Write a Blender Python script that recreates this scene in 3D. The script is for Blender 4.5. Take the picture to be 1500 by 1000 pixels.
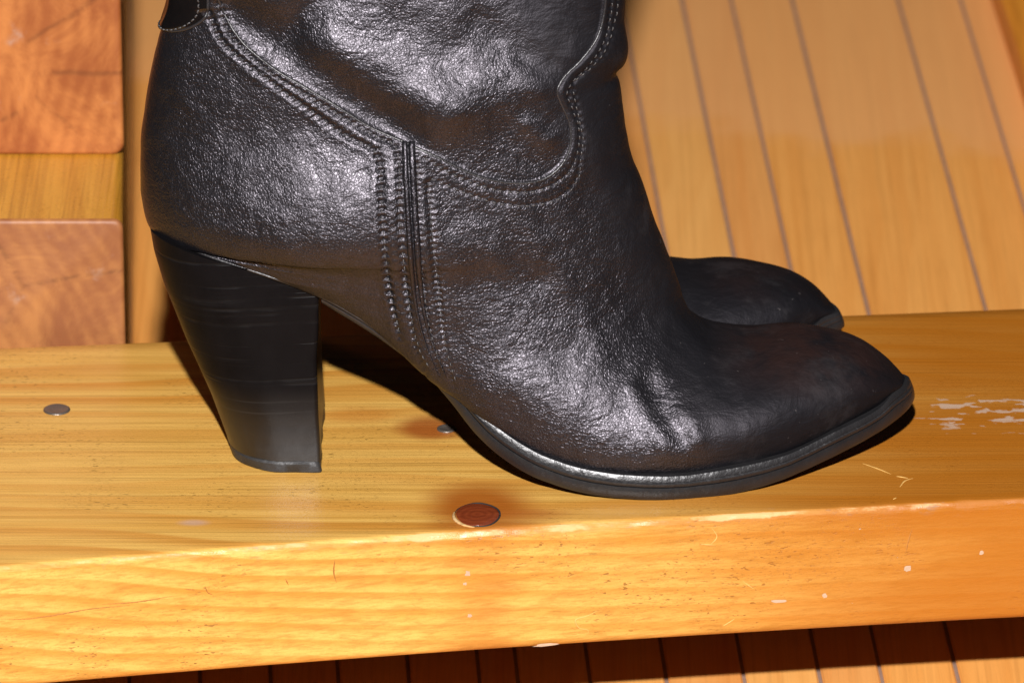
import bpy, math, random
import numpy as np
from mathutils import Vector
from mathutils.bvhtree import BVHTree

for o in list(bpy.data.objects): bpy.data.objects.remove(o)
S = bpy.context.scene
COL = S.collection
CM = 0.01
random.seed(4); rng = np.random.default_rng(4)

# ------------------------------------------------------------------ camera, ambient, flash, exposure
PITCH = math.radians(23.0)
EYE = np.array([0.0, -219.666, 96.872])          # cm
cam = bpy.data.cameras.new('camera'); camo = bpy.data.objects.new('camera', cam); COL.objects.link(camo)
camo.location = EYE * CM
camo.rotation_euler = (math.radians(90) - PITCH, 0, 0)
cam.sensor_width = 36; cam.lens = 252.0; cam.clip_start = 0.05; cam.clip_end = 100
cam.dof.use_dof = True; cam.dof.focus_distance = 2.345; cam.dof.aperture_fstop = 22
S.camera = camo

W = bpy.data.worlds.new('World'); S.world = W; W.use_nodes = True
W.node_tree.nodes['Background'].inputs[0].default_value = (1.0, 0.86, 0.74, 1)
W.node_tree.nodes['Background'].inputs[1].default_value = 0.008

fl = bpy.data.lights.new('camera_flash', 'SPOT'); fl.shadow_soft_size = 0.03
fl.energy = 520; fl.color = (1.0, 0.97, 0.97); fl.spot_size = math.radians(21); fl.spot_blend = .4
flo = bpy.data.objects.new('camera_flash', fl); COL.objects.link(flo)
FLASH = np.array([-3.0, -212.0, 146.0])
flo.location = FLASH * CM
d = Vector((np.array([0, 15, 4]) - FLASH).tolist()); flo.rotation_euler = d.to_track_quat('-Z', 'Y').to_euler()

S.view_settings.view_transform = 'Standard'; S.view_settings.look = 'None'
S.view_settings.exposure = 0; S.view_settings.gamma = 1
S.cycles.max_bounces = 8

# ------------------------------------------------------------------ measured shapes (cm; x towards the toe, z up)
FEATHER = [[-11.917, 7.871, 0], [-11.747, 8.009, 0.7], [-11.222, 7.954, 1.4], [-10.64, 7.84, 1.95], [-10.068, 7.693, 2.3], [-8.943, 7.413, 2.62], [-7.824, 7.076, 2.8], [-6.934, 6.737, 2.8], [-6.31, 6.447, 2.8], [-5.153, 5.743, 2.8], [-4.037, 4.961, 2.85], [-3.097, 4.245, 3.0], [-2.245, 3.573, 3.2], [-1.122, 2.646, 3.6], [0.0, 1.863, 4.05], [1.122, 1.333, 4.35], [2.466, 1.003, 4.6], [3.811, 0.851, 4.7], [5.609, 0.784, 4.55], [6.96, 0.869, 4.3], [9.002, 1.099, 3.6], [10.831, 1.638, 2.7], [12.23, 1.996, 1.6], [12.898, 2.267, 0.8], [13.165, 2.293, 0]]
SOLE = [[-6.16, 6.065, 2.7], [-4.709, 5.135, 2.8], [-3.591, 4.345, 2.95], [-2.694, 3.601, 3.15], [-2.022, 2.855, 3.35], [-1.123, 1.804, 3.75], [-0.225, 1.099, 4.1], [0.898, 0.567, 4.45], [2.244, 0.259, 4.75], [3.813, 0.105, 4.9], [5.16, 0.033, 4.85], [6.513, 0.019, 4.6], [7.87, 0.133, 4.25], [9.69, 0.411, 3.55], [11.297, 0.824, 2.7], [12.698, 1.254, 1.6], [13.33, 1.455, 0.7], [13.501, 1.524, 0]]
BACK = [[-10.57, 32.335], [-11.008, 22.763], [-11.205, 15.73], [-11.71, 13.826], [-12.034, 12.15], [-12.2, 10.586], [-12.23, 9.135], [-12.112, 8.236], [-11.918, 7.798]]
FRONT = [[4.115, 32.335], [2.972, 22.763], [3.72, 15.73], [3.662, 14.303], [3.599, 13.587], [3.423, 13.157], [3.514, 12.822], [3.586, 12.15], [3.748, 11.189], [3.956, 10.272], [4.278, 9.304], [4.624, 8.236], [5.086, 6.944], [5.387, 6.137], [5.734, 5.304], [5.988, 4.812], [6.195, 4.542], [6.378, 4.443], [6.628, 4.394], [7.151, 4.295], [8.174, 4.246], [9.307, 4.369], [10.673, 4.123], [11.704, 3.654], [12.465, 3.111], [12.93, 2.64], [13.165, 2.293]]
SEAM = [[-11.157, 18.328], [-10.219, 17.386], [-9.79, 16.441], [-9.579, 15.73], [-9.04, 14.541], [-7.828, 13.348], [-6.718, 12.63], [-5.605, 11.91], [-4.713, 11.309], [-3.594, 10.779], [-2.473, 10.224], [-1.125, 9.547], [0.0, 9.304], [0.901, 9.377], [1.575, 9.861], [1.91, 10.586], [1.885, 11.429], [1.614, 12.102], [1.478, 12.51], [1.634, 12.918], [2.236, 13.587], [2.791, 14.422], [3.01, 15.255], [3.073, 15.967], [3.148, 18.563], [3.418, 21.835], [4.178, 23.457]]
SIDE = [[-3.437, 10.755], [-3.417, 10.224], [-3.379, 9.013], [-3.318, 7.798], [-3.214, 6.088], [-3.041, 4.615], [-2.728, 3.382], [-2.323, 2.343]]
ROW_A = [[-9.943, 15.255], [-9.49, 14.303], [-8.83, 13.635], [-7.835, 12.822], [-7.17, 12.294], [-6.503, 11.766], [-5.389, 10.924], [-4.495, 10.369], [-4.363, 9.982], [-4.325, 9.013], [-4.266, 7.798], [-4.163, 6.333], [-3.99, 5.107], [-3.726, 3.876]]
ROW_B = [[-9.627, 15.54], [-9.198, 14.446], [-8.582, 13.778], [-7.831, 13.109], [-6.72, 12.39], [-5.607, 11.646], [-4.491, 10.948], [-3.864, 10.61], [-3.733, 10.103], [-3.717, 9.013], [-3.679, 7.798], [-3.575, 6.333], [-3.402, 4.861], [-3.092, 3.382], [-2.687, 2.516]]
ROW_C = [[-3.104, 9.982], [-3.111, 8.528], [-3.03, 6.822], [-2.902, 5.107], [-2.636, 3.629], [-2.322, 2.64]]
ROW_D = [[-2.747, 9.304], [-2.705, 8.528], [-2.62, 7.311], [-2.513, 6.088], [-2.382, 4.861], [-2.227, 3.629], [-1.868, 2.144]]
ROW_E = [[-3.102, 10.32], [-2.474, 9.91], [-1.126, 9.232], [0.0, 8.965], [0.946, 9.038], [1.823, 9.595], [2.18, 10.514], [2.154, 11.429], [1.905, 12.102], [1.792, 12.438], [1.925, 12.774], [2.482, 13.396], [2.992, 14.256], [3.233, 15.208], [3.294, 16.204]]
ROW_F = [[-2.656, 9.45], [-1.352, 8.868], [-0.225, 8.528], [0.902, 8.528], [1.69, 8.819], [2.139, 9.377], [2.271, 10.224], [2.313, 10.948], [2.153, 11.79], [1.971, 12.63]]
ROW_G = [[2.059, 12.918], [2.416, 13.205], [2.861, 13.683], [3.171, 14.303], [3.411, 15.255], [3.495, 16.204]]
BENCH_FRONT = [[-16.48, -10.12], [-11.04, -8.96], [-5.54, -7.9], [0.0, -6.94], [5.58, -6.13], [11.19, -5.43], [16.83, -4.83]]
BENCH_BACK = [[-17.69, 8.25], [17.92, 11.79]]
SEAM_X = [0.19999999999999998, 2.65, 5.25, 7.9, 10.48, 12.58, 15.17, 19.67, 22.33]
FOLDS = [[-5.11, 16.96, 0.44, 16.87, 1.591, -0.75], [-7.14, 14.78, -6.24, 15.73, 0.545, -0.12], [-9.25, 15.37, -3.37, 10.95, 0.591, -0.2], [-5.81, 14.06, -2.24, 11.91, 1.182, 0.32], [-2.24, 11.91, 0.9, 12.51, 1.091, 0.27], [-1.12, 14.78, 1.12, 13.35, 0.545, -0.12], [-2.25, 10.42, 1.12, 9.98, 0.682, -0.04], [0.45, 11.31, 1.12, 10.83, 0.409, 0.12], [-6.32, 7.8, -4.29, 7.68, 1.818, 0.12], [-2.5, 2.89, 2.28, 2.02, 1.932, 0.18], [-2.26, 8.16, 2.26, 8.28, 1.591, -0.16], [-2.04, 5.48, 2.27, 5.35, 1.591, 0.16], [2.13, 13.04, 3.47, 13.16, 0.341, -0.08], [2.23, 13.83, 3.62, 13.95, 0.682, 0.1], [-0.23, 2.14, 2.51, 0.15, 1.364, 0.06], [4.56, 2.14, 5.71, 0.15, 0.364, -0.09], [3.99, 1.9, 5.15, -0.35, 0.364, 0.06], [5.71, 0.9, 6.17, 0.15, 0.409, 0.07], [5.67, 5.11, 6.59, 3.88, 0.364, -0.1], [-1.35, 7.8, 0.23, 5.6, 0.318, 0.03], [0.23, 8.53, 1.81, 5.35, 0.364, 0.035], [1.58, 6.58, 2.96, 3.14, 0.318, 0.03], [-10.16, 7.8, -7.46, 7.07, 0.318, 0.03], [-9.45, 9.5, -7.19, 10.22, 0.364, 0.03]]
PAINT = [[15.87, 2.35, 0.682, 0.814], [15.77, 1.83, 0.636, 0.465], [17.16, 1.95, 0.5, 0.581], [14.1, 0.35, 1.0, 0.465], [14.88, 0.35, 0.409, 0.407], [16.03, 0.46, 0.727, 0.523], [14.28, -0.5, 1.591, 0.465], [14.92, -0.5, 0.364, 0.407], [16.17, -0.28, 0.682, 0.465], [15.32, -0.78, 0.318, 0.291], [14.04, -1.29, 0.5, 0.349], [15.72, -1.74, 0.318, 0.291], [16.85, -1.01, 0.909, 0.465], [16.85, -1.68, 0.818, 0.349], [14.2, 0.92, 0.273, 0.523], [16.75, -0.78, 0.682, 0.233]]
FRONT_SPECKS = [[-1.45, -1.5, 0.08, 0.086], [-1.47, -1.7, 0.057, 0.074], [-1.54, -1.86, 0.057, 0.049], [4.03, -1.52, 0.08, 0.062], [15.48, -1.85, 0.068, 0.074], [-2.34, -2.68, 0.057, 0.062], [-1.39, -3.01, 0.068, 0.062], [-1.65, -3.04, 0.057, 0.037], [8.79, -3.21, 0.25, 0.049], [8.15, -4.17, 0.091, 0.086], [10.3, -3.1, 0.08, 0.074], [13.12, -2.53, 0.08, 0.099], [13.04, -2.28, 0.102, 0.099], [10.2, -1.19, 0.045, 0.049], [1.12, -4.26, 0.341, 0.049], [1.57, -4.19, 0.136, 0.074]]
TOP_SCRATCH = [[[11.63, -1.79], [12.13, -2.24], [12.56, -2.68]], [[12.71, -2.85], [13.11, -3.02]], [[12.8, -3.73], [13.05, -3.18], [13.29, -3.02]], [[12.53, -4.72], [12.67, -4.56]]]
FRONT_SCRATCH = [[[2.8, -3.16], [2.46, -3.31], [2.08, -3.44], [2.2, -3.72], [2.51, -3.86], [2.47, -4.01]], [[6.93, -4.0], [7.33, -3.75]], [[6.53, -0.4], [6.71, -0.75], [6.49, -1.03]], [[6.17, -0.97], [6.67, -1.04]], [[7.58, -2.4], [7.97, -2.72]]]
FRONT_GOUGE = [[[13.15, -0.85], [13.02, -1.34], [12.96, -1.75]], [[-5.75, -0.62], [-5.8, -1.08], [-5.71, -1.5]], [[-9.96, -1.26], [-9.84, -1.52], [-9.71, -1.58]], [[-16.53, -1.85], [-15.66, -1.92], [-14.9, -1.87], [-13.7, -1.75], [-12.38, -1.74]], [[-13.26, -1.62], [-12.27, -1.63], [-10.96, -1.52]], [[-7.36, -1.21], [-7.26, -1.46]], [[-10.62, -1.3], [-10.29, -1.36]]]
FRONT_FIX = np.interp(np.arange(len(FRONT)), [16, 17, 18, 19, 20, 21, 22, 23, 24, 25, 26], [0, .1, .25, .33, .38, .40, .36, .20, .17, .17, 0])
LOW_TOP = 4.25
UP_Y = 15.3
FAR_LOC = (-1.25, 6.7, 0)
FAR_ROT = math.radians(-0.5)
FAR_LEAN = .05
FAR_SCALE = .94

# ------------------------------------------------------------------ numeric helpers
def pchip(xk, yk, x):
    xk = np.asarray(xk, float); yk = np.asarray(yk, float); x = np.asarray(x, float)
    h = np.diff(xk); dl = np.diff(yk) / h
    m = np.zeros_like(yk); m[0] = dl[0]; m[-1] = dl[-1]
    for i in range(1, len(yk) - 1):
        if dl[i-1] * dl[i] > 0:
            w1 = 2*h[i] + h[i-1]; w2 = h[i] + 2*h[i-1]
            m[i] = (w1 + w2) / (w1/dl[i-1] + w2/dl[i])
    i = np.clip(np.searchsorted(xk, x) - 1, 0, len(xk) - 2)
    t = (x - xk[i]) / h[i]
    return (yk[i]*(2*t**3-3*t**2+1) + h[i]*m[i]*(t**3-2*t**2+t) + yk[i+1]*(-2*t**3+3*t**2) + h[i]*m[i+1]*(t**3-t**2))

def resample(P, step):
    """smooth polyline through P with about `step` spacing"""
    P = np.asarray(P, float)
    s = np.concatenate([[0], np.cumsum(np.linalg.norm(np.diff(P, axis=0), axis=1))])
    n = max(2, int(s[-1] / step) + 1); q = np.linspace(0, s[-1], n)
    # centripetal-ish: cubic through chord length with finite-difference tangents
    m = np.gradient(P, s, axis=0)
    i = np.clip(np.searchsorted(s, q) - 1, 0, len(s) - 2); h = (s[i+1]-s[i]); t = ((q-s[i])/h)[:, None]; h = h[:, None]
    return P[i]*(2*t**3-3*t**2+1) + h*m[i]*(t**3-2*t**2+t) + P[i+1]*(-2*t**3+3*t**2) + h*m[i+1]*(t**3-t**2)

def arc(P):
    P = np.asarray(P, float)
    return np.concatenate([[0], np.cumsum(np.linalg.norm(np.diff(P, axis=0), axis=1))])

def smooth(a, b, x):
    t = np.clip((x - a) / (b - a), 0, 1); return t*t*(3-2*t)

def seg_dist(px, pz, P):
    """distance of points to polyline P, signed side (+ left of travel), and arclength of the foot"""
    P = np.asarray(P, float); best = np.full(px.shape, 1e9); arcl = np.zeros(px.shape); s0 = arc(P)
    for k in range(len(P) - 1):
        a, b = P[k], P[k+1]; d = b - a; L2 = d @ d + 1e-12
        t = np.clip(((px-a[0])*d[0] + (pz-a[1])*d[1]) / L2, 0, 1)
        dd = np.hypot(px - a[0] - t*d[0], pz - a[1] - t*d[1])
        w = dd < best; best = np.where(w, dd, best); arcl = np.where(w, s0[k] + t*math.sqrt(L2), arcl)
    return best, arcl

def inside(px, pz, P):
    P = np.asarray(P, float); r = np.zeros(px.shape, bool); n = len(P)
    for k in range(n):
        x1, z1 = P[k]; x2, z2 = P[(k+1) % n]
        if z1 == z2: continue
        c = ((z1 > pz) != (z2 > pz)) & (px < (x2-x1)*(pz-z1)/(z2-z1) + x1)
        r ^= c
    return r

def vnoise(x, y, seed=0):
    """cheap smooth value noise in 2D"""
    r = np.random.default_rng(seed).random((64, 64))
    xi = np.floor(x).astype(int); yi = np.floor(y).astype(int); fx = x-xi; fy = y-yi
    fx = fx*fx*(3-2*fx); fy = fy*fy*(3-2*fy)
    g = lambda a, b: r[a % 64, b % 64]
    return (g(xi, yi)*(1-fx)*(1-fy) + g(xi+1, yi)*fx*(1-fy) + g(xi, yi+1)*(1-fx)*fy + g(xi+1, yi+1)*fx*fy) - 0.5

# ------------------------------------------------------------------ scene helpers
def mesh(name, V, Fc, smooth_=True):
    """V in cm"""
    me = bpy.data.meshes.new(name)
    V = np.asarray(V, float) * CM
    me.from_pydata(V.tolist(), [], [list(map(int, f)) for f in Fc]); me.update()
    if smooth_: me.polygons.foreach_set('use_smooth', np.ones(len(me.polygons), bool))
    return me

def quadmesh(name, V, Q, smooth_=True):
    me = bpy.data.meshes.new(name); V = np.asarray(V, np.float32) * CM; Q = np.asarray(Q, np.int32)
    me.vertices.add(len(V)); me.vertices.foreach_set('co', V.ravel())
    me.loops.add(Q.size); me.loops.foreach_set('vertex_index', Q.ravel())
    me.polygons.add(len(Q)); me.polygons.foreach_set('loop_start', np.arange(0, Q.size, 4, dtype=np.int32))
    me.polygons.foreach_set('use_smooth', np.full(len(Q), smooth_))
    me.update(calc_edges=True); me.validate(); return me

def link(name, me, mat, parent=None):
    o = bpy.data.objects.new(name, me); COL.objects.link(o)
    if mat is not None and not me.materials: me.materials.append(mat)
    if parent is not None: o.parent = parent
    return o

def thing(name, label, cat, loc=(0, 0, 0), rotz=0, group=None):
    o = bpy.data.objects.new(name, None); COL.objects.link(o); o.empty_display_size = .02
    o.location = np.array(loc) * CM; o.rotation_euler = (0, 0, rotz)
    o['label'] = label; o['category'] = cat
    if group: o['group'] = group
    return o

def tube(P, r, n=8, flat=1.0, normals=None):
    """closed-end tube along 3D polyline P (cm); flattened along the given normals"""
    P = np.asarray(P, float); T = np.gradient(P, axis=0); T /= np.linalg.norm(T, axis=1)[:, None] + 1e-9
    if normals is None: normals = np.tile(np.array([0, -1.0, 0]), (len(P), 1))
    N = normals - (normals*T).sum(1)[:, None]*T; N /= np.linalg.norm(N, axis=1)[:, None] + 1e-9
    B = np.cross(T, N); r = np.broadcast_to(r, (len(P),))
    V = []; Fc = []
    for k in range(n):
        a = 2*math.pi*k/n
        V.append(P + (math.cos(a)*B + math.sin(a)*flat*N) * r[:, None])
    V = np.stack(V, 1).reshape(-1, 3); m = len(P)
    for i in range(m-1):
        for k in range(n):
            Fc.append([i*n+k, i*n+(k+1) % n, (i+1)*n+(k+1) % n, (i+1)*n+k])
    Fc.append(list(range(n))[::-1]); Fc.append([(m-1)*n+k for k in range(n)])
    return V, Fc

class Acc:
    def __init__(s): s.V = []; s.F = []; s.n = 0
    def add(s, V, Fc):
        s.V.append(np.asarray(V, float)); s.F += [[i+s.n for i in f] for f in Fc]; s.n += len(V)
    def mesh(s, name): return mesh(name, np.concatenate(s.V), s.F)

# ------------------------------------------------------------------ materials
class NT:
    def __init__(s, name):
        s.m = bpy.data.materials.new(name); s.m.use_nodes = True; s.t = s.m.node_tree; s.t.nodes.clear()
        s.out = s.n('ShaderNodeOutputMaterial'); s.b = s.n('ShaderNodeBsdfPrincipled'); s.l(s.b.outputs[0], s.out.inputs[0])
        s.co = s.n('ShaderNodeTexCoord').outputs['Object']
    def n(s, ty, **k):
        x = s.t.nodes.new(ty)
        for a, v in k.items(): setattr(x, a, v)
        return x
    def l(s, a, b): s.t.links.new(a, b)
    def put(s, sock, v):
        if isinstance(v, bpy.types.NodeSocket): s.l(v, sock)
        else: sock.default_value = v
    def math(s, op, a, b=0.0, c=None, clamp=False):
        x = s.n('ShaderNodeMath', operation=op, use_clamp=clamp); s.put(x.inputs[0], a); s.put(x.inputs[1], b)
        if c is not None: s.put(x.inputs[2], c)
        return x.outputs[0]
    def map(s, scale=(1, 1, 1), loc=(0, 0, 0), rot=(0, 0, 0), v=None):
        x = s.n('ShaderNodeMapping'); s.put(x.inputs[0], v if v is not None else s.co)
        x.inputs[1].default_value = loc; x.inputs[2].default_value = rot; x.inputs[3].default_value = scale; return x.outputs[0]
    def noise(s, v, scale, detail=3, rough=.5, dist=0):
        x = s.n('ShaderNodeTexNoise'); s.put(x.inputs['Vector'], v); x.inputs['Scale'].default_value = scale
        x.inputs['Detail'].default_value = detail; x.inputs['Roughness'].default_value = rough; x.inputs['Distortion'].default_value = dist
        return x.outputs[0]
    def voro(s, v, scale, feature='F1', out=0, rnd=1):
        x = s.n('ShaderNodeTexVoronoi', feature=feature); s.put(x.inputs['Vector'], v); x.inputs['Scale'].default_value = scale
        x.inputs['Randomness'].default_value = rnd; return x.outputs[out]
    def ramp(s, f, stops, interp='LINEAR'):
        x = s.n('ShaderNodeValToRGB'); s.put(x.inputs[0], f); e = x.color_ramp; e.interpolation = interp
        while len(e.elements) < len(stops): e.elements.new(.5)
        for el, (p, c) in zip(e.elements, stops):
            el.position = p; el.color = (c, c, c, 1) if not isinstance(c, (tuple, list)) else (*c[:3], 1)
        return x.outputs[0]
    def mix(s, f, a, b, mode='MIX'):
        x = s.n('ShaderNodeMix', data_type='RGBA', blend_type=mode); s.put(x.inputs[0], f)
        s.put(x.inputs[6], a if isinstance(a, bpy.types.NodeSocket) else (*a[:3], 1)); s.put(x.inputs[7], b if isinstance(b, bpy.types.NodeSocket) else (*b[:3], 1))
        return x.outputs[2]
    def sep(s, v=None):
        x = s.n('ShaderNodeSeparateXYZ'); s.put(x.inputs[0], v if v is not None else s.co); return x.outputs
    def bump(s, h, strength, dist, prev=None):
        x = s.n('ShaderNodeBump'); s.put(x.inputs['Height'], h); s.put(x.inputs['Strength'], strength); x.inputs['Distance'].default_value = dist
        if prev is not None: s.l(prev, x.inputs['Normal'])
        return x.outputs[0]
    def set(s, **k):
        for a, v in k.items(): s.put(s.b.inputs[a.replace('_', ' ')], v)
    def mrange(s, v, a, b, c=0., d=1., smooth_=True):
        x = s.n('ShaderNodeMapRange', interpolation_type='SMOOTHSTEP' if smooth_ else 'LINEAR'); s.put(x.inputs[0], v)
        for i, q in enumerate((a, b, c, d)): x.inputs[1+i].default_value = q
        return x.outputs[0]
    def blob(s, x0, y0, rx, ry, soft=.5, wob=None):
        """1 inside an ellipse (m) in object xy, fading out"""
        X = s.sep()
        v = s.math('SQRT', s.math('ADD', s.math('POWER', s.math('DIVIDE', s.math('SUBTRACT', X[0], x0), rx), 2.0), s.math('POWER', s.math('DIVIDE', s.math('SUBTRACT', X[1], y0), ry), 2.0)))
        if wob is not None: v = s.math('ADD', v, wob)
        return s.mrange(v, 1-soft, 1+soft, 1, 0)

def mat_leather():
    k = NT('black_leather'); X = k.sep()
    warp = k.noise(k.co, 120, 2); wv = k.n('ShaderNodeVectorMath', operation='SCALE'); 
    nz = k.n('ShaderNodeTexNoise'); k.put(nz.inputs['Vector'], k.co); nz.inputs['Scale'].default_value = 350; nz.inputs['Detail'].default_value = 2
    k.l(nz.outputs[1], wv.inputs[0]); wv.inputs[3].default_value = .0016
    ad = k.n('ShaderNodeVectorMath', operation='ADD'); k.l(k.co, ad.inputs[0]); k.l(wv.outputs[0], ad.inputs[1])
    cells = k.voro(k.map((1.1, 1, .9), (.3, .2, .1), v=ad.outputs[0]), 960, 'DISTANCE_TO_EDGE')     # flat pebbles, narrow creases between
    peb = k.mrange(cells, .02, .20)
    tiltn = k.noise(k.co, 1050, 2, .5)
    fine = k.noise(k.co, 3000, 2, .6)
    toe = k.mrange(k.math('ADD', X[0], k.math('MULTIPLY', k.noise(k.co, 60, 3), .03)), .072, .098)      # smooth buffed toe
    tongue = k.mrange(k.math('ADD', X[0], k.math('MULTIPLY', X[2], .45)), .062, .082)
    dull = k.math('MAXIMUM', toe, k.math('MULTIPLY', tongue, .8))
    amp = k.math('SUBTRACT', 1.0, k.math('MULTIPLY', dull, .8))
    h = k.math('ADD', k.math('MULTIPLY', peb, .55), k.math('ADD', k.math('MULTIPLY', tiltn, .6), k.math('MULTIPLY', fine, .15)))
    b1 = k.bump(h, k.math('MULTIPLY', amp, .7), .000145)
    wr = k.noise(k.map((1, 1, 1)), 75, 5, .62, .6)
    wr2 = k.noise(k.map((.7, 1, 1.6), (.2, .1, 0), (0, .5, 0)), 190, 3, .55, .8)
    b2 = k.bump(k.math('ADD', wr, k.math('MULTIPLY', wr2, .35)), .36, .0026, b1)
    col = k.mix(k.noise(k.co, 45, 4), (.0045, .0044, .0055), (.008, .0078, .0092))
    dust = k.mrange(k.noise(k.map((1, 1, 1), (.1, 0, .2)), 46, 6, .68), .50, .74)
    nick = k.mrange(k.noise(k.map((1, 1, 1), (.5, .3, .2)), 420, 3, .6), .70, .76)
    col = k.mix(k.math('MULTIPLY', k.math('MULTIPLY', dust, dull), .45), col, (.034, .031, .032))
    col = k.mix(k.math('MULTIPLY', nick, k.math('MULTIPLY', dull, .6)), col, (.075, .068, .066))
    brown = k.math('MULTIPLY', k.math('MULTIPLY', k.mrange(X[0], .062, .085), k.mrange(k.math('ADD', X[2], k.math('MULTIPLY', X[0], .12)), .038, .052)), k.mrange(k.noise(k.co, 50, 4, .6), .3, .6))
    col = k.mix(k.math('MULTIPLY', brown, .3), col, (.055, .020, .011))      # reflection of the lit orange floor, painted as a tint over the toe top
    rough = k.math('ADD', .325, k.math('MULTIPLY', k.noise(k.co, 60, 3), .1))
    rough = k.math('ADD', rough, k.math('MULTIPLY', dull, k.math('ADD', .22, k.math('MULTIPLY', dust, .05))))
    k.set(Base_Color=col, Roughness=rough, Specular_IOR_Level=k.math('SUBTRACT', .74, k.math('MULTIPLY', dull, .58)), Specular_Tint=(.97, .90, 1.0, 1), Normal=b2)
    return k.m

def mat_plain(name, c, rough, spec=.5, bscale=800, bstr=.2, var=.4):
    k = NT(name); n = k.noise(k.co, 120, 4, .6)
    k.set(Base_Color=k.mix(n, [q*(1-var) for q in c], [q*(1+var) for q in c]), Roughness=k.math('ADD', rough-.1, k.math('MULTIPLY', k.noise(k.co, 90, 3), .2)), Specular_IOR_Level=spec,
          Normal=k.bump(k.noise(k.co, bscale, 3), bstr, .0004)); return k.m

def mat_heel():
    k = NT('stacked_heel'); X = k.sep()
    tilt = k.math('ADD', X[2], k.math('MULTIPLY', X[0], -.06))
    cv = k.n('ShaderNodeCombineXYZ'); k.put(cv.inputs[0], k.math('MULTIPLY', X[0], 6.)); k.put(cv.inputs[1], k.math('MULTIPLY', X[1], 6.)); k.put(cv.inputs[2], k.math('MULTIPLY', tilt, 620.))
    lines = k.noise(cv.outputs[0], 1.0, 2, .5)
    cut = k.math('MULTIPLY', k.mrange(lines, .58, .68), k.mrange(k.noise(k.map((1, 1, 3)), 60, 3), .4, .62, .1, 1))
    sm = k.noise(k.map((1, 1, .5)), 160, 4, .6)
    up = k.mrange(X[2], .022, .034)
    k.set(Base_Color=k.mix(cut, k.mix(sm, (.003, .0027, .003), (.008, .007, .0075)), (.012, .011, .011)),
          Roughness=k.math('ADD', k.mrange(X[2], .005, .035, .29, .2), k.math('MULTIPLY', sm, .26)), Specular_IOR_Level=k.mrange(X[2], .006, .032, .95, .04),
          Normal=k.bump(k.math('ADD', k.math('MULTIPLY', k.math('MULTIPLY', cut, up), -.6), k.math('MULTIPLY', sm, .25)), .5, .0006)); return k.m

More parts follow.
